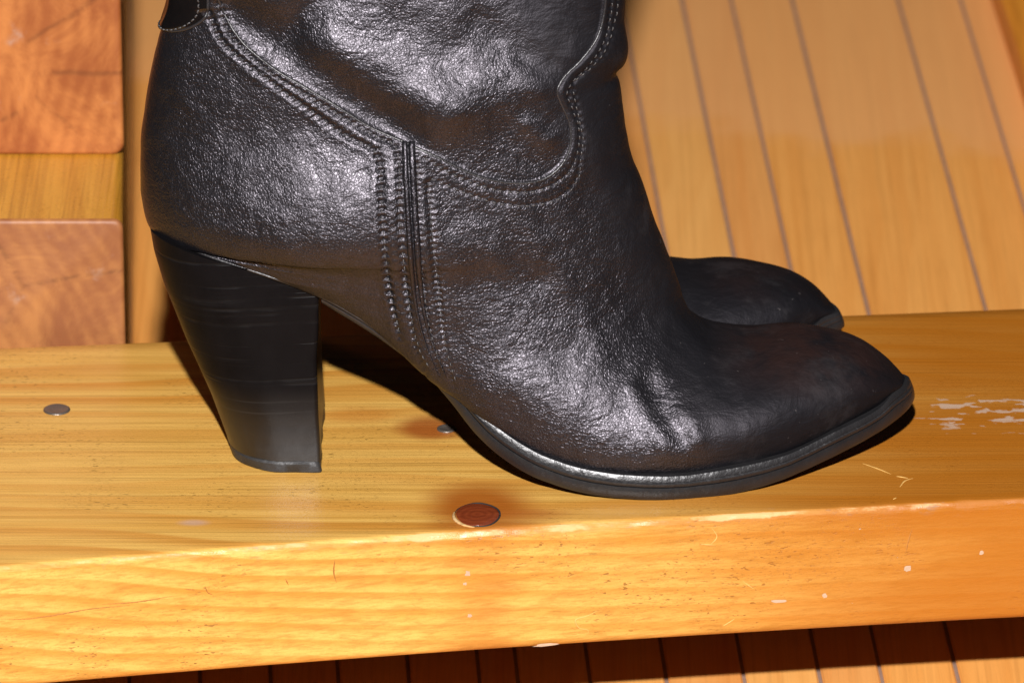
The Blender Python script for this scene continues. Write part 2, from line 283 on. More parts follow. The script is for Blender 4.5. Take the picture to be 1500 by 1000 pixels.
def mat_wood(name, light, dark, axis='x', ring=1.0, knots=(), pits=.5, rough=.34, streaks=None, redx=None, offs=(0, 0, 0), grain=1.0):
    """lacquered pine, grain along an axis; colours linear"""
    k = NT(name)
    sc = {'x': (1, 12, 12), 'y': (12, 1, 12)}[axis]
    sf = {'x': (1, 26, 26), 'y': (26, 1, 26)}[axis]
    info = k.n('ShaderNodeObjectInfo').outputs['Random']
    ofv = k.n('ShaderNodeCombineXYZ'); k.l(k.math('MULTIPLY', info, 7.), ofv.inputs[0]); k.l(k.math('MULTIPLY', info, 3.), ofv.inputs[1])
    av = k.n('ShaderNodeVectorMath', operation='ADD'); k.l(k.co, av.inputs[0]); k.l(ofv.outputs[0], av.inputs[1]); P = av.outputs[0]
    ax = {'x': lambda a, c: (a, c, c), 'y': lambda a, c: (c, a, c)}[axis]
    broad = k.noise(k.map(ax(3, 26), offs, v=P), ring, 2, .5, .3)
    bands = k.noise(k.map(ax(2.2, 150), offs, v=P), ring, 2, .5, .25)
    Pp = k.sep(P); across = k.math('ADD', k.math('MULTIPLY', Pp[2], 165.), k.math('MULTIPLY', Pp[1] if axis == 'x' else Pp[0], 75.))
    ph = k.math('ADD', across, k.math('MULTIPLY', k.noise(k.map(ax(2.8, 9), v=P), 1, 2, .5), 6.5))
    fr = k.math('FRACT', ph); rings = k.math('MULTIPLY', k.mrange(fr, .15, .8), k.mrange(fr, .98, .84))      # late wood: slow rise, sharp end
    lines = k.noise(k.map(ax(4, 520), offs, v=P), 1, 2, .5, .05)
    fine = k.noise(k.map(ax(14, 1100), offs, v=P), 1, 2, .6)
    f = k.math('ADD', k.math('MULTIPLY', k.mrange(bands, .36, .68), .38), k.math('ADD', k.math('MULTIPLY', broad, .22), k.math('MULTIPLY', lines, .3)))
    col = k.mix(k.mrange(f, .25, .95), light, dark)
    col = k.mix(k.math('MULTIPLY', k.math('MULTIPLY', rings, k.mrange(broad, .3, .7, .35, 1.)), .8*grain), col, dark if redx is None else [dark[0]*.93, dark[1]*.72, dark[2]*.5])
    mott = k.noise(k.map(ax(9, 30), (2, 1, 0), v=P), 4, 5, .68)
    col = k.mix(k.mrange(mott, .48, .72, 0, .16*grain), col, [c*.72 for c in dark])
    col = k.mix(k.math('MULTIPLY', k.mrange(lines, .50, .68), .38*grain), col, [c*.6 for c in dark])
    pit = k.mrange(k.noise(k.map({'x': (1, 3.2, 3.2), 'y': (3.2, 1, 3.2)}[axis], (.4, .1, .7), v=P), 330, 2, .5), .635, .69)
    pit = k.math('MAXIMUM', pit, k.math('MULTIPLY', k.mrange(k.noise(k.map({'x': (1, 4, 4), 'y': (4, 1, 4)}[axis], (.8, .3, .2), v=P), 620, 2, .5), .62, .68), .55))
    pit = k.math('MULTIPLY', pit, k.mrange(k.noise(P, 26, 2), .45, .62, 0, pits*.75))
    col = k.mix(pit, col, [c*.18 for c in dark])
    col = k.mix(k.math('MULTIPLY', k.mrange(fine, .45, .7), .28*grain), col, [c*.62 for c in dark])
    hair = k.noise(k.map(ax(22, 1500), (1, 2, 3), v=P), 1, 2, .5)
    col = k.mix(k.mrange(hair, .56, .63, 0, .26*grain), col, [c*.55 for c in dark])
    speck = k.noise(P, 1300, 3, .7)
    col = k.mix(k.mrange(speck, .45, .75, 0, .22*grain), col, [c*.6 for c in dark])
    for (x, y, rx, ry, soft, amt, c) in knots:
        wob = k.math('MULTIPLY', k.math('SUBTRACT', k.noise(k.map(sc), 9, 3), .5), 1.2)
        col = k.mix(k.math('MULTIPLY', k.blob(x, y, rx, ry, soft, wob), amt), col, c)
    if redx: # wood that reddens along its length
        col = k.mix(k.math('MULTIPLY', k.mrange(k.math('ADD', k.sep()[0], k.math('MULTIPLY', k.math('SUBTRACT', broad, .5), .2)), redx[0], redx[1]), redx[2]), col, redx[3])
    if streaks: col = streaks(k, col)
    h = k.math('ADD', k.math('MULTIPLY', fine, .6), k.math('ADD', k.math('MULTIPLY', lines, .6), k.math('MULTIPLY', pit, -1.5)))
    h = k.math('ADD', h, k.math('ADD', k.math('MULTIPLY', hair, -.7), k.math('MULTIPLY', speck, .5)))
    nrm = k.bump(h, .3, .0006)
    k.set(Base_Color=col, Roughness=k.math('ADD', k.math('ADD', rough-.06, k.math('MULTIPLY', k.n('ShaderNodeAttribute', attribute_name='wear').outputs['Fac'], k.mrange(k.noise(k.map((1, 2, 2), (5, 0, 0)), 50, 4, .6), .38, .56, 0, .4))), k.math('MULTIPLY', k.noise(k.co, 70, 4, .6), .14)), Specular_IOR_Level=.5, Normal=nrm)
    return k.m

def mat_endgrain(name, light, dark, cx, cz, seed):
    k = NT(name)
    v = k.map((1, .12, 1), (-cx, 0, -cz))
    nz = k.n('ShaderNodeTexNoise'); k.put(nz.inputs['Vector'], v); nz.inputs['Scale'].default_value = 25; nz.inputs['Detail'].default_value = 3
    wv = k.n('ShaderNodeVectorMath', operation='SCALE'); k.l(nz.outputs[1], wv.inputs[0]); wv.inputs[3].default_value = .012
    ad = k.n('ShaderNodeVectorMath', operation='ADD'); k.l(v, ad.inputs[0]); k.l(wv.outputs[0], ad.inputs[1])
    w = k.n('ShaderNodeTexWave', wave_type='RINGS', rings_direction='Y'); k.l(ad.outputs[0], w.inputs[0]); w.inputs['Scale'].default_value = 60; w.inputs['Distortion'].default_value = 2; w.inputs['Detail'].default_value = 2
    blot = k.noise(k.map((1, .1, 1), (seed, seed*2, 0)), 26, 6, .68, 1.2)
    saw = k.noise(k.map((1, 1, 1), (seed, 0, 0), (0, math.radians(40), 0)), 1, 1)
    sw = k.noise(k.map((4, 1, 1.2), (seed, 0, 0), (0, math.radians(-42), 0)), 40, 5, .7)
    f = k.math('ADD', k.math('MULTIPLY', w.outputs[1], .08), k.math('ADD', k.math('MULTIPLY', blot, 1.2), k.math('MULTIPLY', sw, .15)))
    col = k.mix(k.mrange(f, .45, .95), light, dark)
    ck = k.voro(k.map((1, .1, 1), (seed, 0, 0), v=ad.outputs[0]), 24, 'DISTANCE_TO_EDGE'); col = k.mix(k.math('MULTIPLY', k.mrange(ck, .035, .0), k.mrange(blot, .45, .6, 0, .45)), col, [c*.4 for c in dark])
    grey = k.mrange(k.noise(k.map((1, 1, 1), (seed+.3, 0, .2)), 55, 4, .6), .62, .75, 0, .5)
    col = k.mix(grey, col, (.42, .30, .24))
    k.set(Base_Color=col, Roughness=k.math('ADD', .4, k.math('MULTIPLY', blot, .2)), Normal=k.bump(k.math('ADD', sw, k.math('MULTIPLY', w.outputs[1], .2)), .3, .0006)); return k.m

# ------------------------------------------------------------------ FLOOR (narrow planks running away from the camera)
FLZ = -8.8; SL = -0.0489                      # plank direction dx/dy
M_floor = []
for i, (lt, dk) in enumerate([((.93, .46, .125), (.85, .37, .085)), ((.93, .42, .10), (.83, .33, .065)), ((.88, .40, .11), (.80, .31, .07))]):
    def worn(k, col):
        X = k.sep(k.n('ShaderNodeNewGeometry').outputs['Position'])
        e = k.math('ADD', k.math('ADD', X[1], k.math('MULTIPLY', X[0], .22)), k.math('MULTIPLY', k.math('SUBTRACT', k.noise(k.n('ShaderNodeNewGeometry').outputs['Position'], 14, 4, .6), .5), .12))
        bare = k.math('MULTIPLY', k.mrange(e, .515, .545), .55)      # beyond this line the varnish is worn off
        return k.mix(bare, col, (.88, .43, .165))
    M_floor.append(mat_wood('floor_pine_%s' % 'abc'[i], lt, dk, 'y', .8, pits=.0, rough=.42, grain=.5, streaks=worn))
M_gap = mat_plain('seam_filler', (.30, .195, .145), .8, .2, 900, .4, .3)
M_sub = M_gap
floor = link('floor', mesh('floor', [(-160, -160, FLZ-.12), (160, -160, FLZ-.12), (160, 330, FLZ-.12), (-160, 330, FLZ-.12)], [[0, 1, 2, 3]], False), M_gap)
floor['kind'] = 'structure'
seams = [10.2+.05*0 - 2.4*k for k in range(1, 44)][::-1]
fixed = [-13.0, -10.6, -8.2, -5.9, -3.5, -1.1] + SEAM_X
left = [-13.0-2.4*k for k in range(1, 40)][::-1]; right = [SEAM_X[-1]+2.4*k for k in range(1, 38)]
xs = left + fixed + right
def plank_mesh(w):
    g = .13; b = .07; L0, L1 = -150.0, 320.0
    prof = [(-w/2+g/2+0, -.10), (-w/2+g/2, -b), (-w/2+g/2+b, 0), (w/2-g/2-b, 0), (w/2-g/2, -b), (w/2-g/2, -.10)]
    V = [(x+y*SL, y, z) for y in (L0, L1) for x, z in prof]; n = len(prof)
    Fc = [[i, i+n, i+n+1, i+1][::-1] for i in range(n-1)] + [[0, 5, 11, 6]]
    return mesh('floor_plank', V, Fc, False)
pm = {}
for i in range(len(xs)-1):
    w = round(xs[i+1]-xs[i], 2)
    mi = int(rng.integers(0, 3))
    if (w, mi) not in pm: pm[(w, mi)] = plank_mesh(w)
    o = link('floor_plank', pm[(w, mi)], M_floor[mi], floor)
    o.location = ((xs[i]+xs[i+1])/2*CM, 0, FLZ*CM + rng.normal(0, .00008))

# ------------------------------------------------------------------ BENCH
TH = 4.38
def wear(k, col):      # varnish rubbed off along the front arris, ragged, with a little dirt
    a = k.n('ShaderNodeAttribute', attribute_name='wear').outputs['Fac']
    n = k.math('ADD', k.math('MULTIPLY', k.noise(k.map((1, 2.5, 2.5)), 45, 5, .65), .8), k.math('MULTIPLY', k.noise(k.map((1, 1, 1), (3, 0, 0)), 14, 2), .5))
    st = k.noise(k.map((1, 2.4, 2.4), (.2, .4, 0)), 105, 3, .55)
    zone = k.math('MAXIMUM', k.blob(.156, .024, .022, .017, .5), k.math('MULTIPLY', k.blob(.176, .024, .018, .018, .5), 1.0))
    smear = k.math('MULTIPLY', k.mrange(k.math('ADD', st, k.math('MULTIPLY', zone, .16)), .70, .73), zone)
    col = k.mix(k.math('MULTIPLY', smear, .75), col, (.56, .42, .32))       # dried pale smears wiped along the grain
    m = k.mrange(k.math('ADD', k.math('MULTIPLY', a, .62), n), 1.25, 1.37)
    col = k.mix(k.math('MULTIPLY', m, .8), col, (.72, .44, .19))
    d = k.math('MULTIPLY', k.mrange(k.noise(k.map((1, 3, 3), (1, 0, 0)), 90, 4, .7), .60, .70), k.math('MULTIPLY', a, .6))
    return k.mix(d, col, (.30, .20, .13))
bench_knots = [(-.0113, -.0535, .0165, .0175, .5, .95, (.33, .085, .008)), (-.0113, -.078, .010, .03, .7, .18, (.50, .22, .03)), (.003, -.060, .013, .005, .6, .6, (.38, .11, .015)),
               (-.0275, .0115, .010, .009, .5, .8, (.28, .05, .006)), (-.052, .022, .012, .006, .6, .5, (.50, .17, .02)), (.172, .067, .03, .006, .7, .4, (.45, .15, .02)),
               (.145, .048, .012, .004, .6, .4, (.42, .13, .02)), (-.104, -.0655, .004, .002, .7, .5, (.5, .36, .32))]
M_bench = mat_wood('lacquered_pine_board', (.75, .44, .105), (.61, .30, .048), 'x', .9, bench_knots, 1.0, .34, wear, (-.04, .17, .9, (.375, .115, .006)))
M_under = mat_wood('dark_underside', (.20, .11, .05), (.14, .07, .03), 'x', 1.0, (), .5, .6)  # unseen face, made dark to cut bounced light in the floor shadow below
M_rawedge = mat_wood('worn_bare_pine', (.74, .50, .24), (.60, .34, .12), 'x', 1.5, (), .8, .5)
M_metal = mat_plain('dull_steel', (.15, .125, .105), .36, .5, 900, .6); 
[n for n in M_metal.node_tree.nodes if n.type == 'BSDF_PRINCIPLED'][0].inputs['Metallic'].default_value = .55
M_slot = mat_plain('grimy_slot', (.12, .09, .06), .7); M_dark = mat_plain('dark_slot', (.02, .016, .014), .7)

bench = thing('wooden_bench', 'low orange pine bench board under the boots, with a worn front edge', 'bench')
BF = np.array(BENCH_FRONT); BB = np.array(BENCH_BACK)
def front_y(x):
    xx = np.clip(x, -22, 22); return pchip(np.concatenate([[-60], BF[:, 0], [60]]), np.concatenate([[BF[0, 1]-43.5*.19], BF[:, 1], [BF[-1, 1]+43.2*.10]]), x)
BFL = np.polyfit(BF[:, 0], BF[:, 1], 1); BF[:, 1] = .6*BF[:, 1] + .4*np.polyval(BFL, BF[:, 0])
def back_y(x): return BB[0, 1] + (x-BB[0, 0])*(BB[1, 1]-BB[0, 1])/(BB[1, 0]-BB[0, 0])
bx = np.unique(np.concatenate([np.arange(-55, -20, 2.5), np.arange(-20, 20.001, .12), np.arange(20, 56, 2.5)]))
def bench_profile(x):
    yf = float(front_y(x)); yb = float(back_y(x))
    n1 = float(vnoise(np.array([x*.55+40]), np.array([3.3]), 3)[0]); n2 = float(vnoise(np.array([x*2.3+90]), np.array([7.7]), 5)[0]); n3 = float(vnoise(np.array([x*6+20]), np.array([1.7]), 6)[0])
    r = .24 + .10*n1 + .10*n2 + .06*n3 + .14*math.exp(-((x-1)/5)**2)            # worn, uneven arris
    chip = .16*max(0, n2+.05)*max(0, n3+.2)*4
    r = max(.12, r + chip*.5)
    pts = []
    for t in np.linspace(0, 1, 7):
        a = t*math.pi/2
        pts.append((yf + r*(1-math.sin(a)) * .75, -r*(1-math.cos(a))))
    pts = [(yf + r*.75*(1-math.sin(a)), -r*(1-math.cos(a))) for a in np.linspace(0, math.pi/2, 7)]   # from top to front
    front = pts + [(yf, -r-(TH-.35-r)*t) for t in np.linspace(.06, 1, 8)]
    rb = .32
    front += [(yf + rb*(1-math.cos(a)), -TH+rb-rb*math.sin(a)) for a in np.linspace(.3, math.pi/2, 4)]
    back = [(yb-.3, -TH), (yb, -TH+.3), (yb, -.35), (yb-.1, -.1), (yb-.35, 0)]
    mid = [(yb + (pts[0][0]-yb)*t, 0) for t in np.linspace(.06, .985, 18)]
    return front + back + mid
prof = np.array([bench_profile(x) for x in bx]); nP = prof.shape[1]
V = np.concatenate([np.repeat(bx[:, None, None], nP, 1), prof], 2)
V[:, :, 2] += .012*vnoise(V[:, :, 0]*.5, V[:, :, 1]*1.2, 9)*(V[:, :, 2] > -.02)
V = V.reshape(-1, 3)
Q = [[i*nP+j, i*nP+(j+1) % nP, (i+1)*nP+(j+1) % nP, (i+1)*nP+j] for i in range(len(bx)-1) for j in range(nP)]
me = mesh('board', V, Q + [list(range(nP))[::-1], [(len(bx)-1)*nP+j for j in range(nP)]])
wv = np.zeros((len(bx), nP), np.float32); wv[:, :8] = [.35, .75, 1, 1, 1, .75, .4, .1]; wv[:, -1] = .15
at = me.attributes.new('wear', 'FLOAT', 'POINT'); at.data.foreach_set('value', wv.ravel())
me.materials.append(M_bench); me.materials.append(M_under)
nrm_z = np.zeros(len(me.polygons)*3, np.float32); me.polygons.foreach_get('normal', nrm_z)
me.polygons.foreach_set('material_index', (nrm_z[2::3] < -.85).astype(np.int32))
board = link('board', me, None, bench)

# the loose dark-red knot near the front edge
def disc(cx, cy, rx, ry, z0, z1, dome=.02, n=40, rot=0, wob=0):
    V = []; Fc = []
    rr = [1+wob*math.sin(3*a+1)+wob*.6*math.sin(5*a) for a in np.linspace(0, 2*math.pi, n, endpoint=False)]
    lev = [(1, z0), (1, z1-.01), (.96, z1), (.6, z1+dome*.6), (.25, z1+dome*.95)]
    for f, z in lev:
        for k in range(n):
            a = 2*math.pi*k/n; x, y = rx*f*rr[k]*math.cos(a), ry*f*rr[k]*math.sin(a)
            V.append((cx+x*math.cos(rot)-y*math.sin(rot), cy+x*math.sin(rot)+y*math.cos(rot), z))
    for L in range(len(lev)-1):
        for k in range(n): Fc.append([L*n+k, L*n+(k+1) % n, (L+1)*n+(k+1) % n, (L+1)*n+k])
    Fc.append([(len(lev)-1)*n+k for k in range(n)]); return V, Fc
def mat_knot():
    k = NT('red_knot_wood'); v = k.map((1, 1, 1), (.0113, .0603, 0))
    w = k.n('ShaderNodeTexWave', wave_type='RINGS', rings_direction='Z'); k.l(v, w.inputs[0]); w.inputs['Scale'].default_value = 130; w.inputs['Distortion'].default_value = 4; w.inputs['Detail'].default_value = 3
    n = k.noise(k.map((1, 3, 1)), 160, 4, .6)
    col = k.mix(k.math('ADD', k.math('MULTIPLY', w.outputs[1], .35), k.math('MULTIPLY', n, .5)), (.13, .022, .007), (.25, .050, .014))
    k.set(Base_Color=col, Roughness=.24, Normal=k.bump(n, .35, .0008)); return k.m
V_, F_ = disc(-1.13, -5.98, .70, .88, -.2, .035, .02, 48, .1, .015); link('knot', mesh('knot', V_, F_), mat_knot(), bench)
ring = [(-1.13 + (.735+.015*math.sin(3*a))*math.cos(a), -5.98 + (.925+.02*math.sin(5*a))*math.sin(a), .012) for a in np.linspace(0, 2*math.pi, 60)]
V_, F_ = tube(ring, .026 + .016*np.sin(np.linspace(0, 9, 60)), 6, .5, np.tile([0, 0, 1.], (60, 1))); link('knot_crack', mesh('knot_crack', V_, F_), M_dark, bench)
V_, F_ = tube([(-1.13 + .78*math.cos(a), -5.98 + .97*math.sin(a), .014) for a in np.linspace(2.9, 4.6, 30)], .05*np.sin(np.linspace(.1, 3.04, 30))+.015+.012*rng.random(30), 6, .5, np.tile([0, 0, 1.], (30, 1)))
link('knot_chip', mesh('knot_chip', V_, F_), M_rawedge, bench)
for (sx, sy, rs) in ((-15.4, 2.64, .98), (-2.2, 1.03, .7)):
    V_ = []; F_ = []; lv = [(.47, -.05), (.47, .0), (.455, .03), (.42, .048), (.36, .05), (.30, .035), (.12, .015)]
    for r_, z in lv: V_ += [(sx+rs*r_*math.cos(a), sy+rs*r_*math.sin(a), z) for a in np.linspace(0, 2*math.pi, 32, endpoint=False)]
    F_ = [[L*32+q, L*32+(q+1) % 32, (L+1)*32+(q+1) % 32, (L+1)*32+q] for L in range(len(lv)-1) for q in range(32)] + [[(len(lv)-1)*32+q for q in range(32)]]
    link('screw', mesh('screw', V_, F_), M_metal, bench)
# specks and smears of dried white paint, scratches
def flake(cx, cy, rx, ry, rot=0, z=.006, n=14):
    pts = []
    for k in range(n):
        a = 2*math.pi*k/n; q = 1 + rng.normal(0, .16); ex = abs(math.cos(a))**.6*math.copysign(1, math.cos(a)); ey = abs(math.sin(a))**.8*math.copysign(1, math.sin(a))
        x, y = rx*q*ex, ry*q*ey; pts.append((cx+x*math.cos(rot)-y*math.sin(rot), cy+x*math.sin(rot)+y*math.cos(rot), z))
    return pts + [(cx, cy, z+.006)], [[k, (k+1) % n, n] for k in range(n)]
M_paint = mat_plain('dried_white_paint', (.50, .36, .25), .6, .3, 600, .5, .2)
acc = Acc()
def fy(x, z): return float(front_y(x)) - .006
def fflake(x, z, rx, rz):
    P, Fc = flake(0, 0, rx, rz); return [(x+p[0], fy(x+p[0], 0) - p[2]*.6, z+p[1]) for p in P], [f[::-1] for f in Fc]
for x, z, a, b in FRONT_SPECKS[::2]: acc.add(*fflake(x, z, a, b))
for _ in range(3): acc.add(*fflake(rng.uniform(-4, 18), rng.uniform(-3.9, -.6), abs(rng.normal(.006, .008))+.009, abs(rng.normal(.005, .005))+.007))
po = link('paint_specks', acc.mesh('paint_specks'), M_paint, bench); po['kind'] = 'stuff'
M_scr = mat_plain('scratched_wood', (.70, .41, .12), .5, .3); M_gouge = mat_plain('dark_gouge', (.38, .16, .035), .6, .3)
def strip(pts, w):
    P = resample(pts, .06); m = len(P); V_, F_ = tube(P, w*np.sin(np.linspace(.15, 3.0, m))*(.7+.6*rng.random(m)), 6, .35, np.tile([0, -.5, .8], (m, 1))); return V_, F_
acc = Acc(); acc2 = Acc()
for pts in TOP_SCRATCH: acc.add(*strip([(x, y, .0) for x, y in pts], .028))
for pts in FRONT_SCRATCH: acc.add(*strip([(x, fy(x, 0)+.004, z) for x, z in pts], .024))
for pts in FRONT_GOUGE: acc2.add(*strip([(x, fy(x, 0)+.006, z) for x, z in pts], .026))
o = link('scratches', acc.mesh('scratches'), M_scr, bench); o['kind'] = 'stuff'
o = link('gouges', acc2.mesh('gouges'), M_gouge, bench); o['kind'] = 'stuff'
# battens that carry the board, at its two ends
for x in (-44, 44):
    V_ = np.array([(sx*2.2+x, y, z) for z in (FLZ+.02, -TH) for sx, y in ((-1, front_y(x)+1.5), (1, front_y(x)+1.5), (1, back_y(x)-1), (-1, back_y(x)-1))], float)
    link('batten', mesh('batten', V_, [[0, 3, 2, 1], [4, 5, 6, 7], [0, 1, 5, 4], [1, 2, 6, 5], [2, 3, 7, 6], [3, 0, 4, 7]], False), M_bench, bench)

# ------------------------------------------------------------------ TIMBERS behind on the left, board on the right
def rbox(x0, x1, y0, y1, z0, z1, r=.35, seg=4, sh=SL, ny=30, wob=.03, seed=1):
    """square timber running along y with rounded arrises and rounded front end"""
    c = []
    for (cx, cz, a0) in ((x1-r, z1-r, 0), (x0+r, z1-r, 90), (x0+r, z0+r, 180), (x1-r, z0+r, 270)):
        for k in range(seg+1):
            a = math.radians(a0 + 90*k/seg); c.append((cx+r*math.cos(a), cz+r*math.sin(a)))
    c = np.array(c); ctr = np.array([(x0+x1)/2, (z0+z1)/2]); n = len(c)
    rows = []; fe = .16
    for t in np.linspace(0, 1, 5): rows.append((y0+fe*(1-math.sin(t*math.pi/2)), fe*(1-math.cos(t*math.pi/2)) if False else fe*(1-t)**2))
    rows = [(y0 + fe*(1-math.cos(a)), fe*(1-math.sin(a))) for a in np.linspace(0, math.pi/2, 5)] + [(y0+fe+(y1-y0-fe)*t, 0) for t in np.linspace(.03, 1, ny)]
    V = []
    for y, ins in rows:
        q = c - np.sign(c-ctr)*ins
        for x, z in q: V.append((x + (y-y0)*sh, y, z))
    V = np.array(V); V += wob*np.stack([vnoise(V[:, 1]*.3+seed, V[:, 2]*.4, seed), 0*V[:, 0], vnoise(V[:, 0]*.5, V[:, 1]*.3+seed, seed+1)], 1)
    Fc = [[i*n+k, i*n+(k+1) % n, (i+1)*n+(k+1) % n, (i+1)*n+k] for i in range(len(rows)-1) for k in range(n)]
    return V, Fc, n, len(rows)
M_tim = mat_wood('timber_side', (.62, .30, .035), (.52, .22, .02), 'y', .9, (), .3, .26)
M_end1 = mat_endgrain('timber_end_upper', (.53, .195, .05), (.28, .075, .016), -.19, .09, .37)
M_end2 = mat_endgrain('timber_end_lower', (.43, .18, .052), (.25, .085, .027), -.16, .0, 1.9)
def timber(label, x0, x1, y0, y1, z0, z1, mend, seed, r=.35):
    t = thing('timber', label, 'timber beam', ((x0+x1)/2, y0, z0), 0, 'square timbers stacked behind the bench')
    off = np.array([(x0+x1)/2, y0, z0])
    V, Fc, n, m = rbox(x0, x1, y0, y1, z0, z1, r, seed=seed)
    b = link('beam', mesh('beam', V-off, Fc[4*n:] + [[(m-1)*n+k for k in range(n)]]), M_tim, t)
    e = link('end_grain', mesh('end_grain', V[:5*n]-off, Fc[:4*n] + [list(range(n))[::-1]]), mend, t)
    e.parent = t
    return t
timber('lower square timber behind the bench, its end grain rising just over the board', -27.5, -13.4, 9.2, 60, FLZ+.01, LOW_TOP, M_end2, 2, .3)
timber('upper square timber lying on the lower one, blotchy orange end grain set further back', -28.0, -13.65, UP_Y, 62, LOW_TOP+.01, LOW_TOP+11, M_end1, 5, .4)
t = thing('wooden_board', 'darker orange board lying on the planks in the far right corner', 'board', (21.7+6.5, 54, FLZ+.01))
V, Fc, n, m = rbox(-6.5, 6.5, -16, 60, 0, 1.6, .2, seed=8)
link('board', mesh('board', V, Fc + [list(range(n))[::-1], [(m-1)*n+k for k in range(n)]]), mat_wood('dark_orange_pine', (.86, .33, .035), (.74, .25, .025), 'y', .8, (), .3, .4), t)

# ------------------------------------------------------------------ BOOT
FE = np.array(FEATHER); SO = np.array(SOLE); BK = np.array(BACK); FR = np.array(FRONT)
# bottom outline from the shaft top down the back, along the feather line to the toe tip
bot = np.concatenate([BK[:-1], FE[:, :2]]); sb = arc(bot); nb = len(BK)-1
sf_ = arc(FR)
def on_bot_x(x):                # arclength of the feather point at x
    i = np.arange(nb, len(bot)); return float(np.interp(x, bot[i, 0], sb[i]))
def on_bot_k(k): return float(sb[k])
def near_front(x, z): 
    Pd = resample(FR, .02); k = int(np.argmin(np.hypot(Pd[:, 0]-x, Pd[:, 1]-z))); return float(arc(Pd)[k] * sf_[-1] / arc(Pd)[-1])
def U(u): return (u-750)/44.
# control rings: back/bottom arclength, front vertex index, half width, height of the widest point, extra roundness
CR = [  (on_bot_k(0), 0, 4.9, .5, 2.1), (on_bot_k(1), 1, 3.6, .5, 2.1), (on_bot_k(2), 2, 2.35, .5, 2.1), (on_bot_k(3), 4, 2.65, .5, 2.1), (on_bot_k(4), 5.3, 2.75, .48, 2.1),
        (on_bot_k(5), 7, 3.12, .46, 2.1), (on_bot_k(6), 9, 3.65, .44, 2.05), (on_bot_k(7), 10.4, 3.82, .42, 2.0), (on_bot_k(8), 11.4, 3.62, .41, 2.0),
        (on_bot_x(-11.2), 12.2, 3.4, .41, 2.0), (on_bot_x(-10.06), 13, 3.33, .41, 2.0), (on_bot_x(-7.82), 14, 3.3, .40, 2.0), (on_bot_x(-5.6), 15, 3.35, .37, 2.0),
        (on_bot_x(-3.0), 16, 3.6, .31, 2.0), (on_bot_x(-.7), 17, 4.1, .25, 2.0), (on_bot_x(1.8), 18, 4.6, .20, 2.0), (on_bot_x(4.1), 19, 4.8, .18, 2.0),
        (on_bot_x(6.4), 20, 4.45, .22, 2.05), (on_bot_x(8.2), 21, 4.0, .26, 2.2), (on_bot_x(10.0), 22, 3.28, .30, 2.35), (on_bot_x(11.35), 23, 2.5, .34, 2.45), (on_bot_x(12.35), 24, 1.65, .4, 2.5), (on_bot_x(12.93), 25, .9, .45, 2.5), (on_bot_x(13.165), 26, .02, .4, 2.3)]
FIXF = FRONT_FIX
def boot_half(nr, na):
    ks = np.arange(len(CR), dtype=float)
    # distribute rings evenly by mean travel of both ends
    kk = np.linspace(0, len(CR)-1, 4000)
    Sb = pchip(ks, [c[0] for c in CR], kk)
    fi = np.array([c[1] for c in CR]); Sf = pchip(ks, np.interp(fi, np.arange(len(FR)), sf_), kk)
    dens = np.concatenate([[0], np.cumsum(np.maximum(.55*np.abs(np.diff(Sb)) + .45*np.abs(np.diff(Sf)), 1e-5))])
    # fewer rings high on the shaft
    hi = np.interp(kk, [0, 1, 1.8, 2.0, 24], [.22, .22, .5, 1, 1]); dens = np.concatenate([[0], np.cumsum(np.diff(dens)*hi[1:])])
    k = np.interp(np.linspace(0, dens[-1], nr), dens, kk)
    Sb = pchip(ks, [c[0] for c in CR], k); Sf = pchip(ks, np.interp(fi, np.arange(len(FR)), sf_), k)
    w = pchip(ks, [c[2] for c in CR], k); tm = pchip(ks, [c[3] for c in CR], k); ex = pchip(ks, [c[4] for c in CR], k)
    g = np.exp(-(np.arange(-int(nr*.045), int(nr*.045)+1)/(nr*.018))**2); g /= g.sum(); h_ = len(g)//2; late = smooth(nr*.93, nr*.80, np.arange(nr))
    sm = lambda q: np.convolve(np.pad(q, h_, mode='edge'), g, 'valid')*late + q*(1-late)
    w, tm = sm(w), sm(tm)
    Bx = pchip(sb, bot[:, 0], Sb); Bz = pchip(sb, bot[:, 1], Sb)
    Fx = pchip(sf_, FR[:, 0], Sf); Fz = pchip(sf_, FR[:, 1] - FIXF, Sf)
    # feather half width: zero on the shaft, follows the sole plan below
    fw = np.concatenate([np.zeros(nb), FE[:, 2]]); wb = np.maximum(0, np.interp(Sb, sb, fw))
    wb = np.where(Bx > -1.5, np.maximum(wb - .22*smooth(-1.5, 1.5, Bx), .0), wb)
    w = np.maximum(w - .1*smooth(-1.5, 1.5, Bx), wb*1.005 + .002)
    qq = 1 + .6*smooth(0, 1.5, wb)*smooth(1.0, -3.0, Bx)
    n1 = int(na*.12); n2 = int(na*.36); n3 = na - n1 - n2
    prof = []
    a_flat = np.linspace(0, 1, n1, endpoint=False)
    ph = np.linspace(0, np.pi/2, n2, endpoint=False); ps = np.linspace(0, np.pi/2, n3)
    A = np.zeros((nr, na)); T = np.zeros((nr, na))
    A[:, :n1] = a_flat*wb[:, None]
    A[:, n1:n1+n2] = wb[:, None] + (w-wb)[:, None]*np.sin(ph)[None, :]**qq[:, None]; T[:, n1:n1+n2] = tm[:, None]*(1-np.cos(ph))
    A[:, n1+n2:] = w[:, None]*np.cos(ps)[None, :]**(2/ex[:, None]); T[:, n1+n2:] = tm[:, None] + (1-tm[:, None])*np.sin(ps)[None, :]**(2/ex[:, None])
    X = Bx[:, None]*(1-T) + Fx[:, None]*T; Z = Bz[:, None]*(1-T) + Fz[:, None]*T
    # full loop: near side (y<0) bottom->top then far side top->bottom
    return np.stack([X, -A, Z], 2)
def boot_grid(nr, na, na2):
    n, f = boot_half(nr, na), boot_half(nr, na2)
    return np.concatenate([n, f[:, -2:0:-1]*np.array([1, -1, 1])], 1)

